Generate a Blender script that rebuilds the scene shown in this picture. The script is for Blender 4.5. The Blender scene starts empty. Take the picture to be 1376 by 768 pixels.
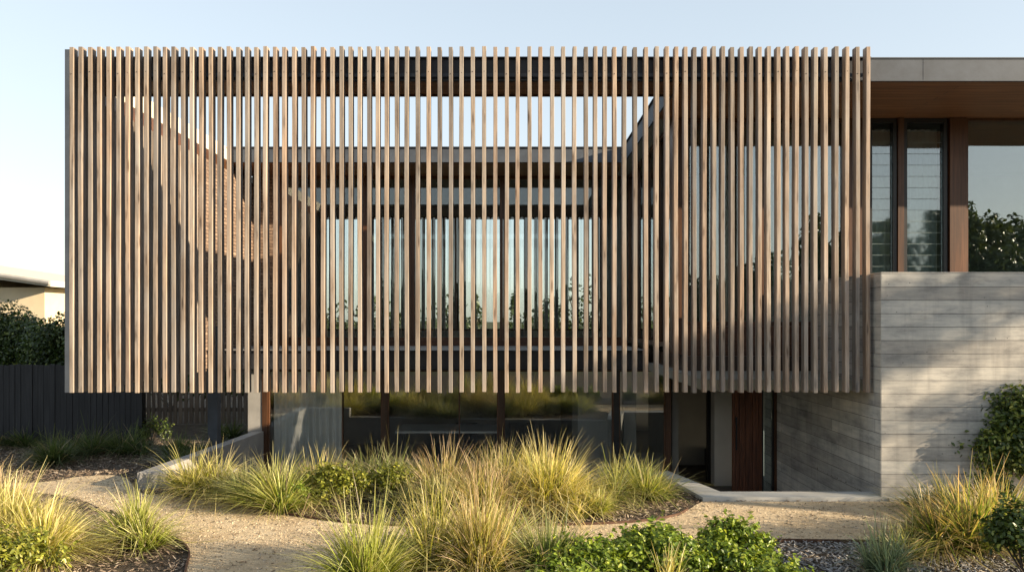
import bpy, bmesh, math, random
import numpy as np
from mathutils import Vector, geometry
random.seed(7); rng = np.random.default_rng(11)
R = math.radians
scene = bpy.context.scene
C = scene.collection
S = 120.0; H = 1.98; FPX = 1376*28/36.0; D = FPX/S      # px per metre on the screen plane, eye height, distance

def X(px, y): return (px-688)/S*((y+D)/D)
def Z(py, y): return H+(430-py)/S*((y+D)/D)
def G(px, py, z=0.0):                                   # picture point -> point on the ground
    r = (H-z)*S/(py-430); return (px-688)/S*r, r*D-D

# ------------------------------------------------------------------ materials
def newmat(name):
    m = bpy.data.materials.new(name); m.use_nodes = True
    nt = m.node_tree; b = nt.nodes['Principled BSDF']
    return m, nt, b
def N(nt, t, **k):
    n = nt.nodes.new(t)
    for a, v in k.items():
        if a.startswith('i_'):
            key = a[2:].replace('_', ' ')
            n.inputs[key].default_value = v
        else: setattr(n, a, v)
    return n
def L(nt, a, b): nt.links.new(a, b)
def ramp(nt, stops):
    n = nt.nodes.new('ShaderNodeValToRGB'); e = n.color_ramp.elements
    while len(e) < len(stops): e.new(0.5)
    for i, (p, c) in enumerate(stops): e[i].position = p; e[i].color = (*c, 1)
    return n
def coords(nt, scale=(1,1,1), rnd=False, rot=(0,0,0)):
    tc = N(nt, 'ShaderNodeTexCoord'); mp = N(nt, 'ShaderNodeMapping')
    mp.inputs['Scale'].default_value = scale; mp.inputs['Rotation'].default_value = rot
    src = tc.outputs['Object']
    if rnd:
        oi = N(nt, 'ShaderNodeObjectInfo'); mu = N(nt, 'ShaderNodeMath', operation='MULTIPLY'); mu.inputs[1].default_value = 57.3
        L(nt, oi.outputs['Random'], mu.inputs[0])
        ad = N(nt, 'ShaderNodeVectorMath', operation='ADD'); L(nt, src, ad.inputs[0]); L(nt, mu.outputs[0], ad.inputs[1]); src = ad.outputs[0]
    L(nt, src, mp.inputs['Vector']); return mp.outputs[0]
def mixc(nt, blend, fac, a, b):
    n = N(nt, 'ShaderNodeMix', data_type='RGBA', blend_type=blend)
    for sock, v in ((n.inputs[0], fac), (n.inputs[6], a), (n.inputs[7], b)):
        if hasattr(v, 'is_linked'): L(nt, v, sock)
        elif isinstance(v, tuple): sock.default_value = (*v, 1)
        else: sock.default_value = v
    return n.outputs[2]
def bump(nt, b, h, strength, dist=0.01):
    bp = N(nt, 'ShaderNodeBump'); bp.inputs['Strength'].default_value = strength; bp.inputs['Distance'].default_value = dist
    L(nt, h, bp.inputs['Height']); L(nt, bp.outputs[0], b.inputs['Normal'])

def wood(name, c1, c2, c3, axis=2, rough=.75, rnd=True, bs=.35, vary=.35, g=40, knots=False):
    m, nt, b = newmat(name)
    sc = [g, g, g]; sc[axis] = 1.6
    v = coords(nt, tuple(sc), rnd)
    n1 = N(nt, 'ShaderNodeTexNoise', i_Scale=1.0, i_Detail=6.0, i_Roughness=.65); L(nt, v, n1.inputs['Vector'])
    rp = ramp(nt, [(.3, c1), (.52, c2), (.72, c3)]); L(nt, n1.outputs[0], rp.inputs[0])
    col = rp.outputs[0]
    sc2 = [5, 5, 5]; sc2[axis] = .9
    v2 = coords(nt, tuple(sc2), rnd)
    n2 = N(nt, 'ShaderNodeTexNoise', i_Scale=1.0, i_Detail=3.0); L(nt, v2, n2.inputs['Vector'])
    r2 = ramp(nt, [(.35, (.62,.6,.6)), (.65, (1.12,1.08,1.05))]); L(nt, n2.outputs[0], r2.inputs[0])
    col = mixc(nt, 'MULTIPLY', .8, col, r2.outputs[0])
    if knots:
        vk = coords(nt, (16, 16, 2.6), rnd); vo = N(nt, 'ShaderNodeTexVoronoi', i_Scale=1.0); L(nt, vk, vo.inputs['Vector'])
        rk = ramp(nt, [(.10, (.30,.24,.20)), (.24, (1,1,1))]); L(nt, vo.outputs['Distance'], rk.inputs[0])
        col = mixc(nt, 'MULTIPLY', .85, col, rk.outputs[0])
        vs = coords(nt, (3, 3, 1.1), rnd); ns = N(nt, 'ShaderNodeTexNoise', i_Scale=1.0, i_Detail=5.0, i_Roughness=.7); L(nt, vs, ns.inputs['Vector'])
        rs = ramp(nt, [(.42, (0,0,0)), (.62, (1,1,1))]); L(nt, ns.outputs[0], rs.inputs[0])
        col = mixc(nt, 'MIX', mixc(nt, 'MULTIPLY', 1.0, rs.outputs[0], (.55,.55,.55)), col, (.36,.345,.325))
    if rnd:
        oi = N(nt, 'ShaderNodeObjectInfo')
        r3 = ramp(nt, [(0, (1-vary*.9, 1-vary*.9, 1-vary*.85)), (.5, (1, .98, .96)), (.8, (1.02, .9, .82)), (1, (1+vary*.4, 1+vary*.4, 1+vary*.4))]); L(nt, oi.outputs['Random'], r3.inputs[0])
        col = mixc(nt, 'MULTIPLY', 1.0, col, r3.outputs[0])
    L(nt, col, b.inputs['Base Color']); b.inputs['Roughness'].default_value = rough
    bump(nt, b, n1.outputs[0], bs, .004)
    return m
M = {}
M['batten'] = wood('weathered_batten', (.135,.108,.088), (.32,.262,.208), (.50,.42,.335), vary=.5, knots=True)
M['frame'] = wood('red_brown_timber', (.045,.020,.009), (.090,.040,.017), (.135,.064,.03), rough=.45, bs=.1)
M['framex'] = wood('red_brown_timber_rail', (.045,.020,.009), (.090,.040,.017), (.135,.064,.03), axis=0, rough=.45, bs=.1)
M['door'] = wood('door_timber', (.08,.028,.014), (.2,.075,.035), (.3,.12,.06), rough=.5)
M['rearbat'] = wood('rear_batten_timber', (.2,.19,.17), (.3,.29,.27), (.4,.38,.35))
M['blackfence'] = wood('black_stained_timber', (.010,.011,.013), (.02,.021,.024), (.034,.035,.038), rough=.7, g=25, rnd=False)
M['picket'] = wood('aged_picket_timber', (.10,.075,.055), (.18,.14,.1), (.27,.22,.17), rough=.85, rnd=False)
M['bark'] = wood('bark', (.06,.045,.035), (.1,.08,.06), (.17,.14,.11), rough=.95, rnd=False, g=12)

def boards(name, axis, c1, c2, bw=2.6, bh=.115, rough=.5):        # lining boards, running along axis
    m, nt, b = newmat(name)
    rot = (0,0,0) if axis == 0 else (0,0,R(90))
    v = coords(nt, (1,1,1), rot=rot)
    br = N(nt, 'ShaderNodeTexBrick'); br.inputs['Color1'].default_value = (*c1,1); br.inputs['Color2'].default_value = (*c2,1)
    br.inputs['Mortar'].default_value = (.01,.006,.004,1); br.inputs['Scale'].default_value = 1
    br.inputs['Brick Width'].default_value = bw; br.inputs['Row Height'].default_value = bh; br.inputs['Mortar Size'].default_value = .004
    L(nt, v, br.inputs['Vector'])
    v2 = coords(nt, (2,45,45) if axis == 0 else (45,2,45)); n = N(nt, 'ShaderNodeTexNoise', i_Scale=1.0, i_Detail=5.0); L(nt, v2, n.inputs['Vector'])
    rp = ramp(nt, [(.3,(.6,.55,.5)),(.7,(1.25,1.2,1.15))]); L(nt, n.outputs[0], rp.inputs[0])
    L(nt, mixc(nt, 'MULTIPLY', 1.0, br.outputs[0], rp.outputs[0]), b.inputs['Base Color']); b.inputs['Roughness'].default_value = rough
    bump(nt, b, br.outputs['Fac'], .4, -.004)
    return m
M['soffit'] = boards('timber_soffit_boards', 0, (.19,.09,.04), (.26,.13,.06))

def concrete_boards(name, side):
    m, nt, b = newmat(name)
    tc = N(nt, 'ShaderNodeTexCoord'); sp = N(nt, 'ShaderNodeSeparateXYZ'); L(nt, tc.outputs['Object'], sp.inputs[0])
    cb = N(nt, 'ShaderNodeCombineXYZ')
    L(nt, sp.outputs['Y' if side else 'X'], cb.inputs[0]); L(nt, sp.outputs['Z'], cb.inputs[1])
    if side: cb.inputs[2].default_value = 3.3
    # slightly wavering board lines
    wn = N(nt, 'ShaderNodeTexNoise', i_Scale=1.3, i_Detail=2.0); L(nt, cb.outputs[0], wn.inputs['Vector'])
    wm = N(nt, 'ShaderNodeVectorMath', operation='SCALE'); wm.inputs['Scale'].default_value = .012; L(nt, wn.outputs['Color'], wm.inputs[0])
    wa = N(nt, 'ShaderNodeVectorMath', operation='ADD'); L(nt, cb.outputs[0], wa.inputs[0]); L(nt, wm.outputs[0], wa.inputs[1])
    br = N(nt, 'ShaderNodeTexBrick'); br.inputs['Color1'].default_value = (.37,.35,.32,1); br.inputs['Color2'].default_value = (.56,.54,.495,1)
    br.inputs['Mortar'].default_value = (.13,.125,.12,1); br.inputs['Scale'].default_value = 1
    br.inputs['Brick Width'].default_value = 1.9 if side else 5.7; br.inputs['Row Height'].default_value = .147
    br.inputs['Mortar Size'].default_value = .0035; br.inputs['Mortar Smooth'].default_value = .4; br.offset = .37
    L(nt, wa.outputs[0], br.inputs['Vector'])
    mp = N(nt, 'ShaderNodeMapping'); mp.inputs['Scale'].default_value = (2.2, 34, 1); L(nt, cb.outputs[0], mp.inputs[0])
    g = N(nt, 'ShaderNodeTexNoise', i_Scale=1.0, i_Detail=7.0, i_Roughness=.7); L(nt, mp.outputs[0], g.inputs['Vector'])
    mpb = N(nt, 'ShaderNodeMapping'); mpb.inputs['Scale'].default_value = (1.0, 2.4, 1); L(nt, cb.outputs[0], mpb.inputs[0]); n2 = N(nt, 'ShaderNodeTexNoise', i_Scale=1.5, i_Detail=9.0, i_Roughness=.68); L(nt, mpb.outputs[0], n2.inputs['Vector'])
    r1 = ramp(nt, [(.28,(.74,.75,.77)),(.5,(1,1,1)),(.72,(1.15,1.14,1.12))]); L(nt, g.outputs[0], r1.inputs[0])
    r2 = ramp(nt, [(.34,(.5,.51,.53)),(.47,(.86,.86,.86)),(.56,(1.0,.99,.97)),(.7,(1.3,1.26,1.2))]); L(nt, n2.outputs[0], r2.inputs[0])
    mpd = N(nt, 'ShaderNodeMapping'); mpd.inputs['Scale'].default_value = (5.5, .45, 1); L(nt, cb.outputs[0], mpd.inputs[0]); nd = N(nt, 'ShaderNodeTexNoise', i_Scale=1.0, i_Detail=5.0, i_Roughness=.6); L(nt, mpd.outputs[0], nd.inputs['Vector'])
    rd = ramp(nt, [(.36,(.66,.66,.67)),(.5,(1,1,1))]); L(nt, nd.outputs[0], rd.inputs[0])
    c = mixc(nt, 'MULTIPLY', .9, br.outputs[0], r1.outputs[0]); c = mixc(nt, 'MULTIPLY', .55, c, rd.outputs[0]); c = mixc(nt, 'MULTIPLY', .9, c, r2.outputs[0])
    # bug holes
    vo = N(nt, 'ShaderNodeTexVoronoi', i_Scale=7.0); L(nt, cb.outputs[0], vo.inputs['Vector'])
    r3 = ramp(nt, [(.035,(.25,.25,.25)),(.055,(1,1,1))]); L(nt, vo.outputs['Distance'], r3.inputs[0])
    c = mixc(nt, 'MULTIPLY', .8, c, r3.outputs[0])
    L(nt, c, b.inputs['Base Color']); b.inputs['Roughness'].default_value = .85
    ad = N(nt, 'ShaderNodeMath', operation='MULTIPLY_ADD'); ad.inputs[1].default_value = -2.2; L(nt, br.outputs['Fac'], ad.inputs[0]); L(nt, g.outputs[0], ad.inputs[2])
    bump(nt, b, ad.outputs[0], .55, .008)
    return m
M['concrete'] = concrete_boards('board_marked_concrete', False)
M['concrete_side'] = concrete_boards('board_marked_concrete_return', True)

def plain(name, col, rough=.8, metal=0, vary=.25, scale=3, bs=.15, bscale=40):
    m, nt, b = newmat(name)
    v = coords(nt)
    n = N(nt, 'ShaderNodeTexNoise', i_Scale=float(scale), i_Detail=6.0, i_Roughness=.6); L(nt, v, n.inputs['Vector'])
    rp = ramp(nt, [(.3, tuple(c*(1-vary) for c in col)), (.7, tuple(c*(1+vary) for c in col))]); L(nt, n.outputs[0], rp.inputs[0])
    L(nt, rp.outputs[0], b.inputs['Base Color']); b.inputs['Roughness'].default_value = rough; b.inputs['Metallic'].default_value = metal
    n2 = N(nt, 'ShaderNodeTexNoise', i_Scale=float(bscale), i_Detail=4.0); L(nt, v, n2.inputs['Vector'])
    if bs: bump(nt, b, n2.outputs[0], bs, .004)
    return m
M['steel'] = plain('blue_grey_steel', (.055,.066,.085), .7, .0, .25, 4, .05)
M['steel_dark'] = plain('dark_steel', (.03,.031,.038), .5, .2, .25, 4, .05)
M['white'] = plain('white_plaster', (.62,.62,.6), .8, 0, .06)
M['coping'] = plain('smooth_concrete', (.29,.28,.265), .8, 0, .2, 2.2, .25)
M['kerb'] = plain('pale_kerb_concrete', (.44,.43,.40), .8, 0, .15, 3, .25)
M['floor'] = plain('dark_timber_floor', (.05,.032,.022), .35, 0, .3)
M['ceiling'] = plain('ceiling', (.22,.22,.19), .8, 0, .05)
M['roofmetal'] = plain('roof_sheet', (.2,.2,.2), .6, .3)
M['inner'] = plain('inner_wall', (.30,.29,.26), .8, 0, .1)
M['table'] = plain('white_table', (.7,.7,.68), .35, 0, .03, bs=0)
M['glassedge'] = plain('polished_glass_edge', (.24,.29,.28), .3, 0, .05, bs=0)
M['black'] = plain('black_frame', (.015,.015,.016), .4, 0, .1, bs=0)
M['cream'] = plain('cream_render', (.62,.52,.36), .8, 0, .06)
M['creamroof_litbeam'] = plain('cream_roof_sunlit_beam', (.6,.55,.45), .6, 0, .08)
M['screw'] = plain('screw', (.05,.035,.03), .5, .5, .1, bs=0)
M['edging'] = plain('rusted_edging', (.085,.045,.028), .8, .3, .4, 14, .3)
M['curtain'] = plain('curtain_cloth', (.8,.8,.78), .9, 0, .04, bs=0)

def brick(name):
    m, nt, b = newmat(name)
    tc = N(nt, 'ShaderNodeTexCoord'); sp = N(nt, 'ShaderNodeSeparateXYZ'); L(nt, tc.outputs['Object'], sp.inputs[0])
    cb = N(nt, 'ShaderNodeCombineXYZ'); ad = N(nt, 'ShaderNodeMath', operation='ADD'); L(nt, sp.outputs['X'], ad.inputs[0]); L(nt, sp.outputs['Y'], ad.inputs[1])
    L(nt, ad.outputs[0], cb.inputs[0]); L(nt, sp.outputs['Z'], cb.inputs[1])
    br = N(nt, 'ShaderNodeTexBrick'); br.inputs['Color1'].default_value = (.17,.11,.075,1); br.inputs['Color2'].default_value = (.31,.215,.15,1)
    br.inputs['Mortar'].default_value = (.12,.08,.06,1); br.inputs['Scale'].default_value = 1
    br.inputs['Brick Width'].default_value = .24; br.inputs['Row Height'].default_value = .06; br.inputs['Mortar Size'].default_value = .008
    L(nt, cb.outputs[0], br.inputs['Vector']); n = N(nt, 'ShaderNodeTexNoise', i_Scale=18.0, i_Detail=5.0); L(nt, cb.outputs[0], n.inputs['Vector'])
    rp = ramp(nt, [(.3,(.6,.6,.6)),(.7,(1.3,1.3,1.3))]); L(nt, n.outputs[0], rp.inputs[0])
    L(nt, mixc(nt, 'MULTIPLY', 1.0, br.outputs[0], rp.outputs[0]), b.inputs['Base Color']); b.inputs['Roughness'].default_value = .9
    bump(nt, b, br.outputs['Fac'], .9, -.01); return m
M['brick'] = brick('brown_brick')

def glass(name, tint, refl, rough=0.0):
    m = bpy.data.materials.new(name); m.use_nodes = True; nt = m.node_tree
    for n in list(nt.nodes): nt.nodes.remove(n)
    o = N(nt, 'ShaderNodeOutputMaterial'); t = N(nt, 'ShaderNodeBsdfTransparent'); t.inputs[0].default_value = (*tint, 1)
    g = N(nt, 'ShaderNodeBsdfGlossy'); g.inputs['Color'].default_value = (.94,.98,1,1); g.inputs['Roughness'].default_value = rough
    fr = N(nt, 'ShaderNodeFresnel', i_IOR=1.5); ma = N(nt, 'ShaderNodeMath', operation='MULTIPLY_ADD'); ma.inputs[1].default_value = .8; ma.inputs[2].default_value = refl
    L(nt, fr.outputs[0], ma.inputs[0]); mx = N(nt, 'ShaderNodeMixShader'); L(nt, ma.outputs[0], mx.inputs[0]); L(nt, t.outputs[0], mx.inputs[1]); L(nt, g.outputs[0], mx.inputs[2])
    v = coords(nt, (1,1,1)); n = N(nt, 'ShaderNodeTexNoise', i_Scale=.9, i_Detail=1.0); L(nt, v, n.inputs['Vector'])
    bp = N(nt, 'ShaderNodeBump'); bp.inputs['Strength'].default_value = .06; bp.inputs['Distance'].default_value = .02; L(nt, n.outputs[0], bp.inputs['Height']); L(nt, bp.outputs[0], g.inputs['Normal'])
    L(nt, mx.outputs[0], o.inputs[0]); return m
M['glass'] = glass('window_glass', (.80,.86,.84), .16)
M['glass_low'] = glass('lower_window_glass', (.97,.985,.98), .10)
M['glass_clear'] = glass('clear_window_glass', (.93,.96,.96), .04)
M['glass_louvre'] = glass('louvre_glass', (.72,.78,.77), .13, .03)

def leafmat(name, trans=.35, rough=.5, spec=.3):
    m, nt, b = newmat(name)
    at = N(nt, 'ShaderNodeVertexColor', layer_name='Col')
    L(nt, at.outputs[0], b.inputs['Base Color']); b.inputs['Roughness'].default_value = rough; b.inputs['Specular IOR Level'].default_value = spec
    tr = N(nt, 'ShaderNodeBsdfTranslucent'); mx = N(nt, 'ShaderNodeMixShader'); mx.inputs[0].default_value = trans
    br = mixc(nt, 'MULTIPLY', 1.0, at.outputs[0], (1.5,1.35,.7)); L(nt, br, tr.inputs[0])
    L(nt, b.outputs[0], mx.inputs[1]); L(nt, tr.outputs[0], mx.inputs[2])
    L(nt, mx.outputs[0], nt.nodes['Material Output'].inputs[0]); return m
M['blade'] = leafmat('grass_blade', .4, .45, .4)
M['leaf'] = leafmat('leaf', .3, .4, .5)
M['chip'] = leafmat('chip', 0, .85, .2)

def ground_mat(name, cols, scale, bs, fine=60):
    m, nt, b = newmat(name); v = coords(nt)
    n1 = N(nt, 'ShaderNodeTexNoise', i_Scale=float(scale), i_Detail=8.0, i_Roughness=.7); L(nt, v, n1.inputs['Vector'])
    n2 = N(nt, 'ShaderNodeTexVoronoi', i_Scale=float(fine)); L(nt, v, n2.inputs['Vector'])
    n3 = N(nt, 'ShaderNodeTexNoise', i_Scale=float(fine*2.2), i_Detail=3.0); L(nt, v, n3.inputs['Vector'])
    rp = ramp(nt, [(.3, cols[0]), (.5, cols[1]), (.7, cols[2])]); L(nt, n1.outputs[0], rp.inputs[0])
    n4 = N(nt, 'ShaderNodeTexNoise', i_Scale=7.0, i_Detail=6.0, i_Roughness=.75); L(nt, v, n4.inputs['Vector'])
    r4 = ramp(nt, [(.36,(.66,.63,.6)),(.52,(1,1,1))]); L(nt, n4.outputs[0], r4.inputs[0])
    r3 = ramp(nt, [(.3,(.6,.58,.55)),(.5,(1,1,1)),(.72,(1.3,1.28,1.25))]); L(nt, n3.outputs[0], r3.inputs[0])
    c = mixc(nt, 'MULTIPLY', .9, rp.outputs[0], r3.outputs[0]); c = mixc(nt, 'MULTIPLY', .6, c, r4.outputs[0])
    L(nt, c, b.inputs['Base Color']); b.inputs['Roughness'].default_value = .95; b.inputs['Specular IOR Level'].default_value = .2
    a0 = N(nt, 'ShaderNodeMath', operation='MULTIPLY_ADD'); a0.inputs[1].default_value = 3.0; L(nt, n4.outputs[0], a0.inputs[0]); L(nt, n3.outputs[0], a0.inputs[2])
    ad = N(nt, 'ShaderNodeMath', operation='ADD'); L(nt, n2.outputs[0], ad.inputs[0]); L(nt, a0.outputs[0], ad.inputs[1])
    bump(nt, b, ad.outputs[0], bs, .02); return m
M['path'] = ground_mat('crushed_granite', [(.55,.42,.27),(.70,.56,.37),(.76,.63,.44)], 2.2, .8, 90)
M['soil'] = ground_mat('mulch_soil', [(.06,.045,.035),(.10,.08,.06),(.16,.125,.095)], 5, .9, 45)
M['field'] = ground_mat('dry_grass_ground', [(.05,.055,.025),(.08,.08,.035),(.12,.11,.06)], .4, .4, 8)

# ------------------------------------------------------------------ object helpers
class MB:
    def __init__(s): s.v = []; s.f = []; s.mi = []
    def box(s, x0, x1, y0, y1, z0, z1, mi=0):
        if x0 > x1: x0, x1 = x1, x0
        if y0 > y1: y0, y1 = y1, y0
        if z0 > z1: z0, z1 = z1, z0
        k = len(s.v)
        s.v += [(x0,y0,z0),(x1,y0,z0),(x1,y1,z0),(x0,y1,z0),(x0,y0,z1),(x1,y0,z1),(x1,y1,z1),(x0,y1,z1)]
        s.f += [tuple(k+i for i in q) for q in ((3,2,1,0),(4,5,6,7),(0,1,5,4),(1,2,6,5),(2,3,7,6),(3,0,4,7))]; s.mi += [mi]*6
        return s
    def prism(s, pts, z0, z1, mi=0):
        n = len(pts); k = len(s.v)
        s.v += [(p[0], p[1], z0) for p in pts]+[(p[0], p[1], z1) for p in pts]
        tess = geometry.tessellate_polygon([[Vector((p[0], p[1], 0)) for p in pts]])
        for t in tess: s.f += [(k+t[0], k+t[1], k+t[2]), (k+n+t[2], k+n+t[1], k+n+t[0])]; s.mi += [mi]*2
        for i in range(n): j = (i+1) % n; s.f.append((k+i, k+j, k+n+j, k+n+i)); s.mi.append(mi)
        return s
    def tube(s, p0, p1, r0, r1, n=8, mi=0):
        p0 = Vector(p0); p1 = Vector(p1); d = (p1-p0).normalized(); a = d.orthogonal().normalized(); b = d.cross(a); k = len(s.v)
        for p, r in ((p0, r0), (p1, r1)):
            for i in range(n): t = 2*math.pi*i/n; s.v.append(tuple(p+(a*math.cos(t)+b*math.sin(t))*r))
        for i in range(n): j = (i+1) % n; s.f.append((k+i, k+j, k+n+j, k+n+i)); s.mi.append(mi)
        s.f += [tuple(k+i for i in reversed(range(n))), tuple(k+n+i for i in range(n))]; s.mi += [mi]*2
        return s
    def build(s, name, mats, parent=None, bevel=0, smooth=False):
        me = bpy.data.meshes.new(name); me.from_pydata(s.v, [], s.f)
        if not isinstance(mats, (list, tuple)): mats = [mats]
        for m in mats: me.materials.append(m)
        me.polygons.foreach_set('material_index', s.mi)
        bm = bmesh.new(); bm.from_mesh(me)
        bmesh.ops.recalc_face_normals(bm, faces=bm.faces)
        if bevel: bmesh.ops.bevel(bm, geom=list(bm.edges), offset=bevel, segments=1, affect='EDGES', clamp_overlap=True)
        if smooth:
            for f in bm.faces: f.smooth = True
        bm.to_mesh(me); bm.free()
        o = bpy.data.objects.new(name, me); C.objects.link(o)
        if parent: o.parent = parent
        return o
def B(name, mat, parent, *box, bevel=0): return MB().box(*box).build(name, mat, parent, bevel)
def tag(o, label=None, cat=None, group=None, kind=None):
    if label: o['label'] = label
    if cat: o['category'] = cat
    if group: o['group'] = group
    if kind: o['kind'] = kind
    return o
def empty(name, loc=(0,0,0)):
    o = bpy.data.objects.new(name, None); C.objects.link(o); o.location = loc; return o
def npmesh(name, verts, faces_n, nf, cols, mat, parent=None):
    """verts (k,3), faces (nf, n) quads, cols (k,3) per vertex"""
    me = bpy.data.meshes.new(name); n = faces_n.shape[1]
    me.vertices.add(len(verts)); me.vertices.foreach_set('co', verts.astype(np.float32).ravel())
    me.loops.add(nf*n); me.loops.foreach_set('vertex_index', faces_n.astype(np.int32).ravel())
    me.polygons.add(nf); me.polygons.foreach_set('loop_start', np.arange(0, nf*n, n, dtype=np.int32))
    me.update(calc_edges=True)
    ca = me.color_attributes.new('Col', 'FLOAT_COLOR', 'POINT')
    ca.data.foreach_set('color', np.concatenate([np.clip(cols, 0, 1), np.ones((len(cols),1))], 1).astype(np.float32).ravel())
    me.materials.append(mat); me.validate()
    o = bpy.data.objects.new(name, me); C.objects.link(o)
    if parent: o.parent = parent
    return o

# ------------------------------------------------------------------ grass tufts
PAL = {   # base, middle, tip
 'gold': ((.06,.085,.015), (.33,.34,.05), (.80,.68,.38)),
 'green': ((.05,.08,.014), (.24,.29,.04), (.62,.58,.27)),
 'olive': ((.04,.06,.02), (.14,.19,.045), (.50,.46,.27)),
 'pink': ((.06,.075,.02), (.27,.265,.06), (.66,.48,.34)),
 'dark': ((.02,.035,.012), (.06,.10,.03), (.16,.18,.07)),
 'blue': ((.05,.08,.05), (.17,.24,.15), (.34,.38,.24)),
 'rust': ((.04,.075,.015), (.17,.24,.035), (.60,.42,.22)),
 'shadow': ((.014,.022,.008), (.035,.058,.02), (.08,.10,.045)),
}
def tuft(name, cx, cy, h, spread, n, pal, label, group, w=.0035, stiff=.5, cat='grass tuft', z=0.0, lean=(0,0), stalks=.06, base_r=None):
    b = np.array(PAL[pal]); SEG = 6; h *= 1.12; spread *= 1.42; n = int(n*1.2); w *= 1.6
    if base_r is None: base_r = spread*.28
    az = rng.uniform(0, 2*np.pi, n); rr = np.sqrt(rng.uniform(0, 1, n))
    out = rr**.8*rng.uniform(.6, 1.15, n)                               # how far out the blade arches
    hh = h*rng.uniform(.45, 1.0, n)*(1-.25*out)
    st = rng.uniform(0, 1, n) < stalks; hh[st] = h*rng.uniform(.95, 1.25, st.sum()); out[st] *= .6
    dirx, diry = np.cos(az), np.sin(az)
    ns = int(rng.integers(3, 6)); sx = rng.normal(0, base_r*.9, ns); sy = rng.normal(0, base_r*.7, ns); sh = rng.uniform(.68, 1.08, ns); sd = rng.uniform(0, 2*np.pi, ns); sl_ = rng.uniform(0, .45, ns)
    ki = rng.integers(0, ns, n); hh = hh*sh[ki]; amp = 1+.35*np.sin(az*2+sd[ki])+.2*np.sin(az*5+sd[ki]*3)
    out = out*np.clip(amp, .35, 1.6)
    dirx = dirx+sl_[ki]*np.cos(sd[ki]); diry = diry+sl_[ki]*np.sin(sd[ki])
    bx = cx+dirx*rr*base_r*.7+sx[ki]; by = cy+diry*rr*base_r*.7+sy[ki]
    t = np.linspace(0, 1, SEG+1)[None, :]
    reach = (spread*out)[:, None]; droop = (np.clip(out, .1, 1.3)*rng.uniform(.25, 1.15, n)*(1-stiff*.75))[:, None]
    wob = rng.normal(0, .09, n)[:, None]*h*t**2
    px_ = bx[:, None]+dirx[:, None]*reach*(t**1.5)-diry[:, None]*wob+lean[0]*h*t**1.5
    py_ = by[:, None]+diry[:, None]*reach*(t**1.5)+dirx[:, None]*wob+lean[1]*h*t**1.5
    pz_ = z+hh[:, None]*(t-droop*t**2.6)
    kn = (rng.uniform(0, 1, n) < .16)[:, None]; kt = rng.uniform(.35, .75, n)[:, None]
    over = np.clip(t-kt, 0, 1)*kn
    pz_ = pz_-over*hh[:, None]*rng.uniform(.9, 2.2, n)[:, None]; px_ = px_+dirx[:, None]*over*h*.5; py_ = py_+diry[:, None]*over*h*.5
    lowb = (rng.uniform(0, 1, n) < .14)[:, None]; pz_ = np.where(lowb, z+(pz_-z)*.38, pz_)
    pz_ = np.maximum(pz_, z+.01)
    fa = az+rng.normal(0, .9, n)+np.pi/2
    ww = (w*rng.uniform(.6, 1.5, n))[:, None]*(1-t**2.2*.9)
    ww[st] *= .7
    ox = np.cos(fa)[:, None]*ww; oy = np.sin(fa)[:, None]*ww
    v = np.empty((n, SEG+1, 2, 3))
    v[:, :, 0, 0] = px_-ox; v[:, :, 0, 1] = py_-oy; v[:, :, 1, 0] = px_+ox; v[:, :, 1, 1] = py_+oy; v[:, :, :, 2] = pz_[:, :, None]
    idx = np.arange(n*(SEG+1)*2).reshape(n, SEG+1, 2)
    f = np.stack([idx[:, :-1, 0], idx[:, :-1, 1], idx[:, 1:, 1], idx[:, 1:, 0]], -1).reshape(-1, 4)
    dry = rng.beta(1.3, 2.2, n)[:, None, None]
    tt = t[:, :, None]
    c = b[0]*(1-np.clip(tt*2.2, 0, 1))+b[1]*np.clip(tt*2.2, 0, 1)
    k = np.clip((tt-.5)/.5+dry*1.0-.40, 0, 1); c = c*(1-k)+b[2]*k
    deadm = (rng.uniform(0, 1, n) < .07) | lowb[:, 0]
    c[deadm] = np.array([.40,.33,.22])*rng.uniform(.5, 1.1, (deadm.sum(), 1, 1))
    c = c*rng.uniform(.55, 1.45, (n, 1, 1))
    cols = np.repeat(c[:, :, None, :], 2, axis=2).reshape(-1, 3)
    o = npmesh(name, v.reshape(-1, 3)-np.array([cx, cy, z]), f, len(f), cols, M['blade'])
    o.location = (cx, cy, z)
    return tag(o, label, cat, group)

# ------------------------------------------------------------------ leaf clouds
def leaves(pts, nrm, size, cols, up=.35, jitter=.7, aspect=.5):
    n = len(pts)
    d = nrm+rng.normal(0, jitter, (n, 3)); d[:, 2] += up; d /= np.linalg.norm(d, axis=1)[:, None]+1e-9
    q = rng.normal(0, 1, (n, 3)); a = np.cross(d, q); a /= np.linalg.norm(a, axis=1)[:, None]+1e-9; b = np.cross(d, a)
    s = size*rng.uniform(.6, 1.3, n)[:, None]
    v = np.empty((n, 6, 3))
    prof = [(-1, 0, 0), (-.25, -1, .12), (.45, -.75, .1), (1, 0, -.05), (.45, .75, .1), (-.25, 1, .12)]
    for i, (l, w_, h_) in enumerate(prof): v[:, i] = pts+a*s*l+b*s*aspect*w_+d*s*h_
    k = np.arange(n)[:, None]*6
    f = np.concatenate([k+np.array([[0,1,2,3]]), k+np.array([[0,3,4,5]])], 1).reshape(-1, 4)
    return v.reshape(-1, 3), f, np.repeat(cols, 6, axis=0)
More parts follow.
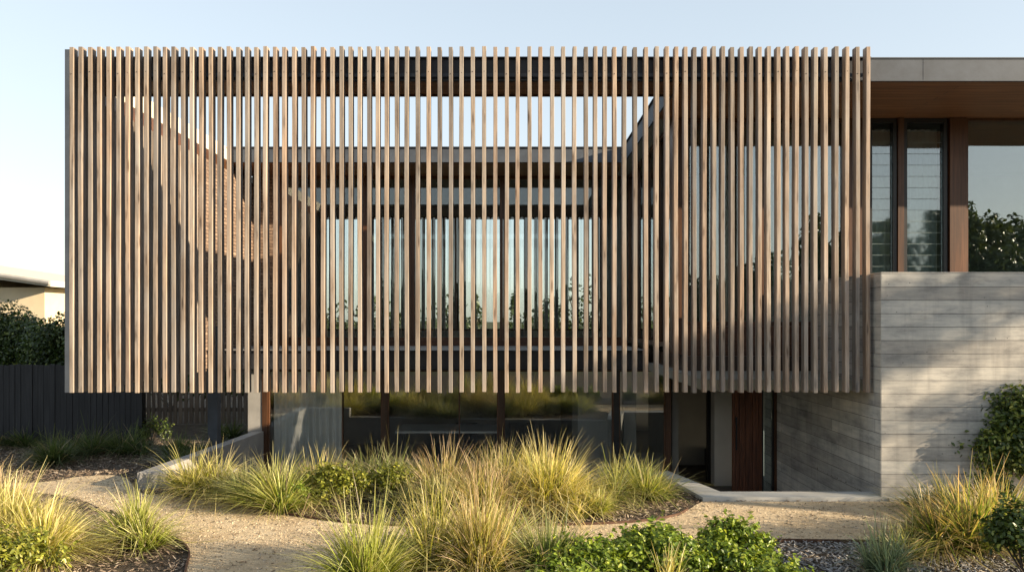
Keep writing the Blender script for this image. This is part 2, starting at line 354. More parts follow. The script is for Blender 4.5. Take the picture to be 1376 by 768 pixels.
def lobes_cloud(lobes, per, shell=.45):
    P = []; Q = []
    for (x, y, z, rx, ry, rz) in lobes:
        m = int(per*(rx*ry+ry*rz+rx*rz)/3)+4
        d = rng.normal(0, 1, (m, 3)); d /= np.linalg.norm(d, axis=1)[:, None]
        rad = 1-shell*rng.beta(1, 2.2, m)+rng.normal(0, .05, m)
        P.append(np.array([x, y, z])+d*rad[:, None]*np.array([rx, ry, rz])); Q.append(d)
    return np.concatenate(P), np.concatenate(Q)
def leafcols(n, a, b, c=None, pc=.1):
    k = rng.uniform(0, 1, (n, 1)); col = np.array(a)*(1-k)+np.array(b)*k
    if c is not None:
        m = rng.uniform(0, 1, n) < pc; col[m] = np.array(c)
    return col*rng.uniform(.75, 1.25, (n, 1))
def shrub(name, cx, cy, rx, ry, rz, nl, size, a, b, c, label, group, cat='shrub', per=9000, zc=None, pc=.12, aspect=.5, up=.35, shell=.45, sub=.42):
    """rounded shrub: foliage + stems under an empty"""
    root = empty(name, (cx, cy, 0)); tag(root, label, cat, group)
    lobes = []; zc = rz*.75 if zc is None else zc
    for i in range(nl):
        u = rng.uniform(0, 2*np.pi); e = rng.uniform(-.2, 1.2); rr = rng.uniform(.3, .78)
        lobes.append((rx*rr*np.cos(u)*np.cos(e), ry*rr*np.sin(u)*np.cos(e), zc+rz*.62*np.sin(e)*rng.uniform(.5, 1.15), rx*sub*rng.uniform(.6, 1.1), ry*sub*rng.uniform(.6, 1.1), rz*sub*rng.uniform(.6, 1.1)))
    P, Q = lobes_cloud(lobes, per, shell); k = P[:, 2] > .01; P = P[k]; Q = Q[k]
    sp = rng.integers(0, len(lobes), 26 if sub > .35 else 60); SP = []; SQ = []
    for q in sp:
        l = lobes[q]; d = rng.normal(0, 1, 3); d[2] = abs(d[2])+.8; d /= np.linalg.norm(d); p0 = np.array(l[:3])+d*np.array(l[3:])*.85
        for u_ in np.linspace(0, 1, 9):
            SP.append(p0+d*u_*size*rng.uniform(3.6, 5.6)+rng.normal(0, size*.35, 3)); SQ.append(rng.normal(0, .5, 3)+d)
    SP = np.array(SP); P = np.concatenate([P, SP]); Q = np.concatenate([Q, np.array(SQ)])
    v, f, co = leaves(P, Q, size, leafcols(len(P), a, b, c, pc), up=up, aspect=aspect)
    npmesh('foliage', v, f, len(f), co, M['leaf'], root)
    mb = MB()
    for l in lobes[:14]: mb.tube((rng.uniform(-.03,.03), rng.uniform(-.03,.03), 0), l[:3], .012*max(1, rz), .004, 5)
    mb.build('stem', M['bark'], root)
    return root
def tree(name, x, y, h, cr, label, group, cat='tree', n=16, per=260, size=.22, a=(.03,.05,.015), b=(.075,.10,.03), trunk_h=.3, z=0, shape='round'):
    root = empty(name, (x, y, z)); tag(root, label, cat, group)
    lobes = []
    for i in range(n):
        u = rng.uniform(0, 2*np.pi); k = rng.uniform(0, 1)
        zz = h*(trunk_h+(1-trunk_h)*k*.86)
        if shape == 'cone': w = cr*(1.05-k)
        else: w = cr*math.sin(math.pi*(.18+.72*k))
        rr = w*rng.uniform(.1, .75); s = rng.uniform(.28, .46)
        lobes.append((rr*np.cos(u), rr*np.sin(u), zz, max(w, .2*cr)*s*1.2, max(w, .2*cr)*s*1.2, h*(1-trunk_h)*s*.42))
    P, Q = lobes_cloud(lobes, per, .6)
    v, f, co = leaves(P, Q, size, leafcols(len(P), a, b), up=.3, aspect=.6)
    npmesh('crown', v, f, len(f), co, M['leaf'], root)
    mb = MB(); top = h*.62
    mb.tube((0,0,-.1), (.05*cr, 0, top*.5), .035*h*.8, .024*h*.8, 8); mb.tube((.05*cr,0,top*.5), (0, .03*cr, top), .024*h*.8, .01*h, 8)
    for l in lobes[:9]: mb.tube((.03*cr, 0, min(l[2]*.7, top)), l[:3], .012*h, .004*h, 5)
    mb.build('trunk', M['bark'], root, smooth=True)
    return root

# ------------------------------------------------------------------ ground
court = [(-4.20,.60),(2.0,1.35),(2.36,.10),(4.06,.10),(4.06,3.2),(12.9,3.2),(12.9,11.4),(-4.30,11.4),(-4.0,3.92)]
def flat(name, outer, hole, z, mat):
    polys = [[Vector((p[0], p[1], 0)) for p in outer]]
    if hole: polys.append([Vector((p[0], p[1], 0)) for p in hole])
    pts = [p for q in polys for p in q]; t = geometry.tessellate_polygon(polys)
    me = bpy.data.meshes.new(name); me.from_pydata([(p.x, p.y, z) for p in pts], [], [tuple(x) for x in t]); me.materials.append(mat)
    bm = bmesh.new(); bm.from_mesh(me)
    for f in bm.faces:
        if f.normal.z < 0: f.normal_flip()
    bm.to_mesh(me); bm.free()
    o = bpy.data.objects.new(name, me); C.objects.link(o); return o
near = [(-12,-12),(16,-12),(16,14),(-12,14)]
tag(flat('ground', near, court, 0, M['soil']), kind='structure')
tag(flat('far_ground', [(-900,-900),(900,-900),(900,900),(-900,900)], near, -.004, M['field']), kind='structure')

def smooth(pts, k=6):
    out = []
    for i in range(len(pts)-1):
        p0 = pts[max(i-1, 0)]; p1 = pts[i]; p2 = pts[i+1]; p3 = pts[min(i+2, len(pts)-1)]
        for j in range(k):
            t = j/k
            out.append(tuple(.5*((2*p1[a])+(-p0[a]+p2[a])*t+(2*p0[a]-5*p1[a]+4*p2[a]-p3[a])*t*t+(-p0[a]+3*p1[a]-3*p2[a]+p3[a])*t**3) for a in (0,1)))
    out.append(pts[-1]); return out
E_up = smooth([G(*p) for p in ((-60,650),(50,648),(110,640),(165,640),(190,662),(250,668),(310,678),(380,691),(460,702),(540,707),(640,708),(760,706),(850,702),(905,694),(926,684))])
E_up += [G(943,673.8), G(1190,673.5), G(1460,672)]
E_low = smooth([G(*p) for p in ((1460,733),(1330,732),(1200,730),(1100,729),(1030,729),(900,738),(770,748),(680,756),(600,772),(560,800))])
E_isl = smooth([G(*p) for p in ((244,800),(250,765),(254,744),(240,728),(214,718),(180,706),(140,685),(80,665),(-60,658))])
path_poly = E_up+E_low+E_isl
tag(flat('path', path_poly, None, .004, M['path']), kind='structure')

def edging(pts, label, z1=.035, t=.006):
    mb = MB()
    for (a, b) in zip(pts[:-1], pts[1:]):
        d = Vector((b[0]-a[0], b[1]-a[1])); n = Vector((-d.y, d.x)).normalized()*t
        mb.prism([(a[0]-n.x, a[1]-n.y), (b[0]-n.x, b[1]-n.y), (b[0]+n.x, b[1]+n.y), (a[0]+n.x, a[1]+n.y)], -.02, z1)
    return tag(mb.build('garden_edging', M['edging']), label, 'garden edging', 'steel edging strips along the path')
edging(E_up[5*6:14*6], 'thin rusty edging curving along the middle grass bed', .028)
edging(E_isl[:6*6], 'thin rusty edging curving round the left grass bed')
edging(E_low[:7*6], 'straight rusty edging between the path and the grey mulch bed')

def inpoly(x, y, poly):
    c = np.zeros(len(x), bool); j = len(poly)-1
    for i in range(len(poly)):
        xi, yi = poly[i]; xj, yj = poly[j]
        if yi != yj: c ^= ((yi > y) != (yj > y)) & (x < (xj-xi)*(y-yi)/(yj-yi)+xi)
        j = i
    return c
def chips(name, n, x0, x1, y0, y1, keep, lo, hi, size, pale=.15, zl=.012):
    x = rng.uniform(x0, x1, n); y = rng.uniform(y0, y1, n); k = keep(x, y); x = x[k]; y = y[k]; n = len(x)
    a = rng.uniform(0, 2*np.pi, n); ln = size*rng.uniform(.5, 1.6, n); wd = ln*rng.uniform(.15, .4, n); tl = rng.normal(0, .28, n); tr = rng.normal(0, .35, n)
    z = rng.uniform(.001, zl, n)+abs(np.sin(tl))*ln*.6
    ax = np.stack([np.cos(a)*np.cos(tl), np.sin(a)*np.cos(tl), np.sin(tl)], 1); bx = np.stack([-np.sin(a)*np.cos(tr), np.cos(a)*np.cos(tr), np.sin(tr)], 1)
    p = np.stack([x, y, z+.004], 1); nn = np.cross(ax, bx)*.002
    c4 = [p-ax*ln[:,None]-bx*wd[:,None], p+ax*ln[:,None]-bx*wd[:,None]*.6, p+ax*ln[:,None]*.9+bx*wd[:,None], p-ax*ln[:,None]*.8+bx*wd[:,None]]
    v = np.stack([q+nn for q in c4]+[q-nn for q in c4], 1)
    kk = np.arange(n)[:, None]*8
    f = np.concatenate([kk+np.array([q]) for q in ([0,1,2,3],[7,6,5,4],[4,5,1,0],[6,7,3,2])], 1).reshape(-1, 4)
    t = rng.uniform(0, 1, (n, 1)); col = np.array(lo)*(1-t)+np.array(hi)*t
    pm = rng.uniform(0, 1, n) < pale; col[pm] = np.array([.42,.35,.27])
    return npmesh(name, v.reshape(-1, 3), f, len(f), np.repeat(col, 8, axis=0), M['chip'])
inpath = lambda x, y: inpoly(x, y, path_poly)
incourt = lambda x, y: inpoly(x, y, court)
grey_bed = lambda x, y: (x > .6) & (y < -1.6)
tag(chips('bark_mulch', 60000, -8.5, 6.5, -3.2, 4, lambda x, y: ~inpath(x, y) & ~incourt(x, y) & ~grey_bed(x, y), (.10,.07,.05), (.30,.23,.17), .017), 'brown bark mulch covering the beds under the grasses', 'mulch', kind='stuff')
tag(chips('grey_mulch', 16000, .6, 6.5, -3.4, -1.6, lambda x, y: ~inpath(x, y), (.13,.125,.12), (.36,.35,.34), .017, .08), 'grey wood chip mulch in the front right bed', 'mulch', kind='stuff')
tag(chips('leaf_litter', 9000, -8, 6.5, -3.0, 1.5, lambda x, y: inpath(x, y), (.16,.11,.07), (.34,.26,.17), .012, .3, .002), 'small dry twigs and leaves scattered over the sandy path', 'leaf litter', kind='stuff')
tag(chips('path_grit', 26000, -6, 6.5, -3.0, .3, lambda x, y: inpath(x, y), (.40,.31,.21), (.8,.68,.5), .0055, .1, .002), 'loose sandy grit on the path', 'grit', kind='stuff')

# ------------------------------------------------------------------ house
house = empty('house', (0, 0, 0))
tag(house, 'flat roofed modern house with a long screen of upright timber battens over a sunken courtyard', 'house')
ZT = 5.04; ZB = 1.172; RT = 4.972; RB = 4.70        # batten top/bottom, roof top, soffit
# --- front batten screen
face = [93.2,105.3,117.9,130.4,142.9,155.8,168.6,181.1,193.3,205.9,218.4,230.2,242.7,254.9,267.1,280,292.5,304.3,317.2,329,341.2,353.7,366.6,379.1,392.3,404.8,417.7,430.9,
 443.7,456,467.9,480.8,493,504.9,516.7,530,543.9,558.2,573.2,587.9,602.9,617.5,632.5,647.9,662.9,678.2,693.2,708.6,723.2,738.9,753.6,768.9,783.9,796.5,809,
 821.8,835.4,849.2,863.8,878.1,891.5,904.2,916.4,928.3,941.9,954.1,966.3,978.5,991.1,1003.3,1015,1027.2,1039.9,1051.6,1064.3,1076.9,1089.6,1102.7,1117.2,1131.3,1145.4,1159.4]
scr = MB()
scr.box(-5.008, -4.958, .0, .11, ZB, ZT-.03)                          # end plate at the left
scr.box(-4.955, 4.0, .1035, .118, 4.735, 4.775)                     # fixing rails
o = scr.build('batten_screen', M['steel'], house); o['label'] = 'long screen of upright weathered timber battens with a steel end plate'
screen = o
W = .0435; DP = .1
bmesh_variants = []
for k in range(5):
    m = MB(); m.box(0, W, 0, DP, ZB, ZT)
    ob = m.build('batten', [M['batten'], M['screw']], None, bevel=.0022)
    me = ob.data; bm = bmesh.new(); bm.from_mesh(me)
    for e in [e for e in bm.edges if abs(e.verts[0].co.z-e.verts[1].co.z) > 3]: pass
    # cut the length so that a batten can bow a little
    bmesh.ops.subdivide_edges(bm, edges=[e for e in bm.edges if abs(e.verts[0].co.z-e.verts[1].co.z) > 3], cuts=9, use_grid_fill=False)
    ph = random.uniform(0, 6); am = random.uniform(-.007, .007); am2 = random.uniform(-.005, .005)
    for v in bm.verts:
        t = (v.co.z-ZB)/(ZT-ZB)
        v.co.x += am*math.sin(t*math.pi)*math.sin(t*3+ph); v.co.y += am2*math.sin(t*math.pi*2+ph)
    for zz in (4.755+random.uniform(-.02,.02),):
        for yy in ((-.0012,)):
            r = bmesh.ops.create_cone(bm, cap_ends=True, segments=8, radius1=.0055, radius2=.0045, depth=.004)
            for v in r['verts']: v.co = Vector((W/2+v.co.x+random.uniform(-.0003,.0003), yy+v.co.z*-1, zz+v.co.y))
            for f in {f for v in r['verts'] for f in v.link_faces}: f.material_index = 1
    bm.to_mesh(me); bm.free()
    bmesh_variants.append(me); bpy.data.objects.remove(ob)
for i, px in enumerate(face):
    if px > 690: px += (px-688)*.0105
    o = bpy.data.objects.new('batten', bmesh_variants[i % 5]); C.objects.link(o); o.parent = screen
    o.location = ((px-688)/S, random.uniform(-.002,.002), random.uniform(-.006,.006))
    o['group'] = 'upright battens of the front screen'
# --- roof: slabs round the courtyard opening
XL, XO, YB, XR = -5.0, 1.93, 4.85, 12.6
def channel(mb, x0, x1, y, z0, z1, t=.035):           # steel channel facing -y: web set back, two flanges
    mb.box(x0, x1, y, y+.02, z0+.012, z1-.014)
    mb.box(x0, x1, y-t, y+.02, z1-.014, z1); mb.box(x0, x1, y-t, y+.02, z0, z0+.012)
f = MB(); channel(f, XL+.05, 4.08, .165, RB+.002, RT)
f.build('fascia', M['steel_dark'], house)
f = MB(); channel(f, 4.083, XR, .165, RB+.002, RT, .012)
for xx in (X(1241, .16),): f.box(xx-.001, xx+.001, .163, .17, RB+.02, RT-.02)
f.build('fascia', M['steel'], house)
f = MB(); channel(f, XL+.08, XO, YB, RB+.002, RT); f.build('fascia', M['steel'], house)
f = MB(); f.box(XL-.005, XL+.07, .12, 11.2, RB+.05, RT); f.build('side_beam', M['creamroof_litbeam'], house)  # grey steel beam; the sunlight on its inner face is put into the cream colour
f = MB(); f.box(XL+.002, XL+.068, .125, 6.1, RB-.14, RB+.048); f.build('timber_rail', M['framex'], house)
f = MB(); f.box(XO, XO+.02, .72, YB-.04, RB+.002, RT-.01); f.box(XO-.03, XO, .72, YB-.04, RT-.014, RT-.001); f.build('fascia', M['steel'], house)
r = MB()
r.box(XL+.075, XO, .187, .70, RB+.06, RT-.012); r.box(XO+.022, XR, .187, 11.2, RB+.06, RT-.012); r.box(XL+.075, XO+.021, YB+.022, 11.2, RB+.06, RT-.012)
r.build('roof', M['roofmetal'], house)
s = MB(); s.box(XL+.075, XO, .187, .70, RB, RB+.055); s.box(XO+.022, XR, .187, 1.86, RB, RB+.055); s.box(XL+.075, XO+.021, YB+.022, 6.16, RB, RB+.055)
s.build('soffit', M['soffit'], house)
s = MB(); s.box(2.262, XR, 1.863, 11.2, RB, RB+.055); s.box(XL+.075, 2.26, 6.163, 11.2, RB-.001, RB+.054); s.box(XO+.024,2.26,1.863,6.162,RB,RB+.055); s.build('ceiling', M['ceiling'], house)
# trim on inner edge of front band
B('timber_trim', M['framex'], house, XL+.075, XO, .702, .722, RB-.02, RT-.02)

# --- side screen (left)
m = MB()
y = .16
while y < 3.5:
    m.box(-4.99, -4.89, y, y+.043, ZB, 4.555); y += .106
m.build('side_screen', M['batten'], house)
# --- brick wall at the back left, cladding beside the glass
B('brick_wall', M['brick'], house, -5.0, -4.88, 3.6, 6.1, ZB, RB-.145)
B('brick_wall', M['brick'], house, -4.878, -4.42, 6.06, 6.2, 1.5, RB)

def window(x0, x1, z0, z1, y, fw=.05, fd=.09, mat='frame', g='glass', mull=(), label=None, trans=()):
    m = MB(); m.box(x0, x0+fw, y, y+fd, z0, z1); m.box(x1-fw, x1, y, y+fd, z0, z1)
    m.box(x0+fw, x1-fw, y+.002, y+fd-.002, z1-fw, z1); m.box(x0+fw, x1-fw, y+.002, y+fd-.002, z0, z0+fw)
    for q in mull: m.box(q-fw*.4, q+fw*.4, y+.004, y+fd-.004, z0+fw, z1-fw)
    for q in trans: m.box(x0+fw, x1-fw, y+.006, y+fd-.006, q-fw*.4, q+fw*.4)
    w = m.build('window', M[mat], house)
    xs = [x0+fw]+[q for q in mull]+[x1-fw]
    for i in range(len(xs)-1):
        a = xs[i]+(fw*.4 if i else 0)-.0; b = xs[i+1]-(fw*.4 if i < len(xs)-2 else 0)
        B('pane', M[g], w, a+.001, b-.001, y+fd*.5, y+fd*.5+.008, z0+fw, z1-fw)
    if label: w['label'] = label
    return w
def sidewindow(x, y0, y1, z0, z1, fw=.06, fd=.08, g='glass', mull=()):
    m = MB(); m.box(x, x+fd, y0, y0+fw, z0, z1); m.box(x, x+fd, y1-fw, y1, z0, z1)
    m.box(x+.002, x+fd-.002, y0+fw, y1-fw, z1-fw, z1); m.box(x+.002, x+fd-.002, y0+fw, y1-fw, z0, z0+fw)
    for q in mull: m.box(x+.004, x+fd-.004, q-fw*.4, q+fw*.4, z0+fw, z1-fw)
    w = m.build('window', M['frame'], house)
    ys = [y0+fw]+list(mull)+[y1-fw]
    for i in range(len(ys)-1):
        B('pane', M[g], w, x+fd*.5, x+fd*.5+.008, ys[i]+.026, ys[i+1]-.026, z0+fw, z1-fw)
    return w
# upper courtyard glazing
YF = 6.1
ed = [-4.40, X(491,YF), X(553,YF), X(676,YF), X(800,YF), 2.17]
for a, b in zip(ed[:-1], ed[1:]): window(a+.002, b-.002, 1.60, RB-.003, YF, .06, .1, g='glass_clear')
# side glazing of the wing, facing the courtyard
sidewindow(2.185, 1.99, 6.09, 1.60, RB-.003, mull=(3.0, 4.05, 5.05))
B('post', M['frame'], house, 2.16, 2.30, 1.80, 1.98, 1.52, RB-.002)
# deck and its steel edge
B('deck', M['coping'], house, -4.86, 2.17, 3.86, 6.05, 1.40, 1.50)
f = MB(); channel(f, -4.86, 2.17, 3.83, 1.20, 1.50, .05); f.build('deck_edge', M['steel_dark'], house)
f = MB(); f.box(-4.86, 2.17, 3.87, 11.2, 1.18, 1.39); f.build('floor_slab', M['steel_dark'], house)
B('sill', M['framex'], house, -4.86, 2.17, 6.056, 6.22, 1.502, 1.598)
# rear upper room
B('floor', M['floor'], house, -4.86, 12.4, 6.225, 11.2, 1.40, 1.55)
rr = MB(); YR = 10.5
rr.box(-5.0, -4.88, 6.22, 11.2, 1.18, RB-.002); rr.box(-4.878, 2.2, YR, YR+.12, 4.50, RB-.003); rr.box(-4.878, 2.2, YR, YR+.12, 1.552, 1.72); rr.box(2.202, 2.30, 6.2, 11.2, 1.552, RB-.002)
rr.box(-4.878, -4.7, YR, YR+.12, 1.722, 4.498)
rr.build('inner_wall', M['inner'], house)
ed = [-4.7, -3.2, -1.35, .35, 2.19]
for a, b in zip(ed[:-1], ed[1:]): window(a+.002, b-.002, 1.723, 4.497, YR+.01, .05, .09, g='glass_clear')
m = MB(); x = -4.8
while x < 2.3:
    m.box(x, x+.085, 10.86, 10.95, 1.3, 4.95); x += .255
m.build('rear_screen', M['rearbat'], house)
# wing: front glazing behind the eave
YW = 1.8; WZ = 1.9
window(2.302, 3.40, WZ, RB-.004, YW, .06, .1); window(3.403, 4.52, WZ, RB-.004, YW, .06, .1)
B('post', M['frame'], house, 4.523, 4.80, YW, YW+.14, 1.52, RB-.002)
B('spandrel', M['framex'], house, 2.302, 4.52, YW+.01, YW+.12, 1.50, WZ-.002)
B('wing_floor', M['floor'], house, 2.30, 12.4, YW+.003, 6.2, 1.18, 1.498)
B('inner_wall', M['inner'], house, 2.31, 12.4, 6.0, 6.1, 1.50, RB-.002)
def louvre(x0, x1):
    z0, z1 = 2.2, RB-.004
    m = MB(); fw = .045
    m.box(x0, x0+fw, YW, YW+.1, z0, z1); m.box(x1-fw, x1, YW, YW+.1, z0, z1); m.box(x0+fw, x1-fw, YW+.002, YW+.098, z1-.06, z1); m.box(x0+fw, x1-fw, YW+.002, YW+.098, z0, z0+fw)
    w = m.build('window', M['black'], house); w['label'] = 'louvre window with horizontal glass blades'
    z = z0+fw+.004
    while z < z1-.2:
        mb = MB(); mb.box(x0+fw+.002, x1-fw-.002, -.004, .004, .004, .15); mb.box(x0+fw+.002, x1-fw-.002, -.0045, .0045, 0, .0038, 1); o = mb.build('louvre_blade', [M['glass_louvre'], M['glassedge']], w)
        o.location = (0, YW+.052, z); o.rotation_euler = (R(random.uniform(-.7,.5)), 0, 0); z += .152
    return w
louvre(4.803, X(1205, YW)); B('mullion', M['frame'], house, X(1206,YW), X(1214,YW), YW-.02, YW+.12, 2.0, RB-.002)
louvre(X(1214.6, YW), X(1273, YW))
B('post', M['frame'], house, X(1275,YW), X(1297,YW), YW-.03, YW+.15, 2.0, RB-.002)
window(X(1297.6,YW), 9.6, 2.2, RB-.004, YW, .035, .09)
window(9.603, 12.4, 2.2, RB-.004, YW, .035, .09)
B('inner_wall', M['inner'], house, 12.4, 12.5, 1.8, 11.2, 1.2, RB-.002)
# sheer curtains behind louvres
def curtain(x0, x1, y, z0, z1, label, fold=.09, amp=.035, mat='curtain'):
    n = int((x1-x0)/.012); v = []; fcs = []
    for i in range(n+1):
        x = x0+(x1-x0)*i/n; yy = y+amp*math.sin(x/fold*2*math.pi)*(.7+.3*math.sin(x*7.3))+.012*math.sin(x*23)
        for (zz, k) in ((z1, .7), ((z0+z1)/2, 1), (z0, 1.15)): v.append((x, y+(yy-y)*k, zz))
    nv = len(v)
    for i in range(n):
        for j in range(2): a = i*3+j; fcs.append((a, a+1, a+4, a+3))
    me = bpy.data.meshes.new('curtain'); me.from_pydata(v, [], fcs); me.materials.append(M[mat])
    for p in me.polygons: p.use_smooth = True
    o = bpy.data.objects.new('curtain', me); C.objects.link(o)
    md = o.modifiers.new('thick', 'SOLIDIFY'); md.thickness = .003
    return tag(o, label, 'curtain')
curtain(4.7, 5.86, 2.05, 1.55, 4.6, 'pale curtain behind the upper louvre windows')
curtain(2.7, 3.0, 2.05, 1.55, 4.6, 'narrow pale curtain behind the battens nearest the courtyard edge')
curtain(3.6, 3.95, 2.05, 1.55, 4.6, 'narrow pale curtain behind the battens beside the concrete corner')
# --- concrete
B('concrete_wall', M['concrete'], house, 4.064, 12.6, -.15, .02, -.9, 2.51, bevel=.004)
MB().prism([(4.0605,-.148),(4.0636,-.148),(4.0636,.021),(4.16,.021),(4.16,3.9),(4.0605,3.9)], -.9, 2.508).build('concrete_wall', M['concrete_side'], house)
B('terrace', M['coping'], house, 4.162, 12.6, .022, 1.79, 2.05, 2.15)
B('concrete_wall', M['concrete_side'], house, 12.45, 12.6, .03, 11.2, -.5, 2.05)
# --- lower storey
FL = -.8
B('courtyard_floor', M['coping'], house, -4.7, 4.06, .0, 3.9, FL-.1, FL)
B('lower_floor', M['floor'], house, -4.3, 4.5, 3.9, 11.2, FL-.1, FL+.001)
YL = 3.92
def lowwin(p0, p1, mull=(), mat='frame'): return window(p0, p1, FL+.01, 1.175, YL, .022, .09, mat, 'glass_low', mull)
posts = [X(356,YL), X(517,YL), X(673,YL), X(828,YL), X(898,YL)]
lowwin(posts[0]+.042, posts[1]-.042, (X(460,YL),)); lowwin(posts[1]+.042, posts[2]-.042, (X(617,YL),)); lowwin(posts[2]+.042, posts[3]-.042); lowwin(posts[3]+.042, posts[4]-.042)
for k, p in enumerate(posts): B('post', M['black'] if k == 3 else M['frame'], house, p-.04, p+.04, YL-.03, YL+.13, FL, 1.178)
B('wall', M['coping'], house, -4.25, posts[0]-.043, 3.9, 11.2, FL, 1.178)
B('pillar', M['coping'], house, X(838,4.1), X(855,4.1), 4.1, 4.3, FL, 1.178)
lw = MB(); lw.box(-4.2, 2.0, 9.0, 9.1, FL, 1.178); lw.box(1.1, 1.2, 5.6, 9.0, FL, 1.178); lw.build('inner_wall', M['inner'], house)
lw = MB(); lw.box(1.201, 1.95, 5.6, 5.7, FL, 1.178); lw.build('wall', M['white'], house)
lw = MB(); lw.box(2.73, 4.06, 6.4, 6.5, FL, 1.178); lw.box(2.62, 2.72, 4.1, 6.4, FL, 1.178); lw.build('inner_wall', M['inner'], house)
B('pillar', M['white'], house, X(960,4.46), X(990,4.46), 4.46, 4.7, FL, 1.178)
B('cabinet', M['black'], house, X(950,6.2), X(960,6.2), 6.2, 6.39, FL, FL+.32)
B('entry_ceiling', M['ceiling'], house, 2.18, 4.06, .2, 3.86, 1.179, 1.3)
# door
d = MB(); dx0, dx1 = X(985,3.3), X(1024,3.3); n = 9
for i in range(n): a = dx0+(dx1-dx0)*i/n; d.box(a+.002, a+(dx1-dx0)/n-.002, 3.3+(.008 if i % 2 else 0), 3.36, FL+.01, 1.17)
d.box(dx0, dx1, 3.34, 3.37, FL+.012, 1.168)
dr = d.build('door', M['door'], house); dr['label'] = 'tall timber boarded entry door'
B('handle', M['black'], dr, dx0+.03, dx0+.05, 3.25, 3.28, .0, .5)
window(dx1+.004, X(1040,3.3), FL+.01, 1.17, 3.31, .02, .06, 'black')
B('door_frame', M['frame'], house, X(1040,3.3)+.002, 4.058, 3.28, 3.4, FL, 1.178)
B('inner_wall', M['black'], house, dx0, 4.06, 4.9, 5.0, FL, 1.178)
B('column', M['steel'], house, X(279,2.7), X(292,2.7), 2.7, 2.84, 0, 1.9)
B('side_floor_beam', M['steel_dark'], house, -4.995, -4.90, .13, 3.58, ZB+.03, ZB+.28)
# rear outer wall of lower storey
B('wall', M['white'], house, -4.3, 12.4, 11.2, 11.3, FL, 1.178)

# interior furniture
curtain(X(368,4.1), X(459,4.1), 4.14, FL+.02, 1.15, 'white pleated curtain inside the lower left window', .11, .06)
t = empty('table', (-.35, 4.9, FL)); tag(t, 'long white table behind the middle ground floor windows', 'table')
tx0, tx1 = X(532,4.7)+.35, X(672,4.7)+.35
B('table_top', M['table'], t, tx0, tx1, -.3, .65, .86, .90, bevel=.006)
for a in (tx0+.08, tx1-.12):
    for b_ in (-.24, .55): B('leg', M['black'], t, a, a+.04, b_, b_+.04, 0, .86)
def chair(x, y, label):
    c = empty('chair', (x, y, FL)); tag(c, label, 'chair', 'dark chairs at the white table')
    B('seat', M['black'], c, -.2, .2, -.2, .2, .44, .48, bevel=.01); B('backrest', M['black'], c, -.2, .2, .19, .22, .48, .86, bevel=.01)
    for a in (-.18, .15):
        for b_ in (-.18, .16): B('leg', M['black'], c, a, a+.03, b_, b_+.03, 0, .44)
chair(-.85, 5.85, 'dark chair at the left end of the white table'); chair(.15, 5.85, 'dark chair at the right end of the white table')

# --- retaining walls
rw = MB(); rw.prism([(-4.39,.40),(-4.20,.60),(-3.99,3.88),(-4.15,3.88)], -.9, .2)
rw.prism([(-4.387,.398),(-3.3,.54),(-3.3,.70),(-4.197,.602)], -.9, .197); rw.prism([(-3.298,.54),(1.85,1.08),(1.86,1.34),(-3.298,.705)], -.9, .02)
w = rw.build('retaining_wall', M['coping'], None, bevel=.005)
tag(w, 'low smooth concrete upstand with a sharp corner around the left side of the courtyard', 'retaining wall')
rw = MB(); rw.prism([(1.863,1.20),(2.09,-.20),(4.62,-.20),(4.62,-.152),(4.058,-.152),(4.058,.10),(2.36,.10),(2.003,1.36)], -.9, .045)
w = rw.build('retaining_wall', M['kerb'], None, bevel=.004)
tag(w, 'pale concrete kerb along the entry side of the courtyard, level with the path', 'retaining wall')

# ------------------------------------------------------------------ fences and neighbours
fn = empty('black_fence', (-5.8, 3.57, 0)); tag(fn, 'black stained timber paling fence left of the house', 'fence')
m = MB(); x = 0; yy = 0
while x > -12:
    w_ = random.uniform(.085,.1); m.box(x-w_+.006, x, random.uniform(-.006,.006), .02, 0, 1.28+random.uniform(-.012,.012)); x -= w_
m.build('palings', M['blackfence'], fn)
m = MB(); [m.box(-12, 0, .022, .06, z, z+.08) for z in (.25, 1.0)]; m.build('rail', M['blackfence'], fn)
for x in (-.1, -2.4, -4.8, -7.2): B('post', M['blackfence'], fn, x, x+.09, .062, .15, 0, 1.25)
fp = empty('picket_fence', (-6.6, 6.2, 0)); tag(fp, 'aged brown picket fence with narrow gaps under the left end of the house', 'fence')
m = MB(); x = -1.2
while x < 2.2:
    w_ = random.uniform(.055,.075); m.box(x, x+w_, random.uniform(-.006,.006), .02, .02, 1.22+random.uniform(-.03,.03)); x += w_+random.uniform(.03,.045)
m.build('pickets', M['picket'], fp)
m = MB(); [m.box(-1.2, 2.2, .022, .06, z, z+.07) for z in (.25, .95)]; m.build('rail', M['picket'], fp)

nb = empty('neighbour_house', (-17, 18, 0)); tag(nb, 'cream single storey house with a low roof beyond the hedge at far left', 'house')
YN = 18; r3 = (YN+D)/D
xr = X(60, YN)+17; zt = Z(386, YN)
B('wall', M['cream'], nb, -9, xr, 0, 8, 0, zt)
B('window', M['black'], nb, xr-4.2, xr-3.0, -.03, .02, 1.2, zt-.5)
m = MB(); e = X(84, YN)+17
m.v = [(-9,-.7,zt+1.5),(e,-.7,zt),(e,8.7,zt),(-9,8.7,zt+1.5),(-9,-.7,zt+1.8),(e,-.7,zt+.2),(e,8.7,zt+.2),(-9,8.7,zt+1.8)]
m.f = [(3,2,1,0),(0,1,5,4),(1,2,6,5),(2,3,7,6),(3,0,4,7),(4,5,6,7)]; m.mi = [0]*6
m.build('roof', M['creamroof_litbeam'], nb)
m = MB(); m.tube((-9,-.76,zt+1.72),(e,-.76,zt+.12),.07,.07,6); m.build('gutter', M['coping'], nb)
B('wall', M['cream'], nb, -9, xr-2, .01, 7.9, zt-.01, zt+.35)

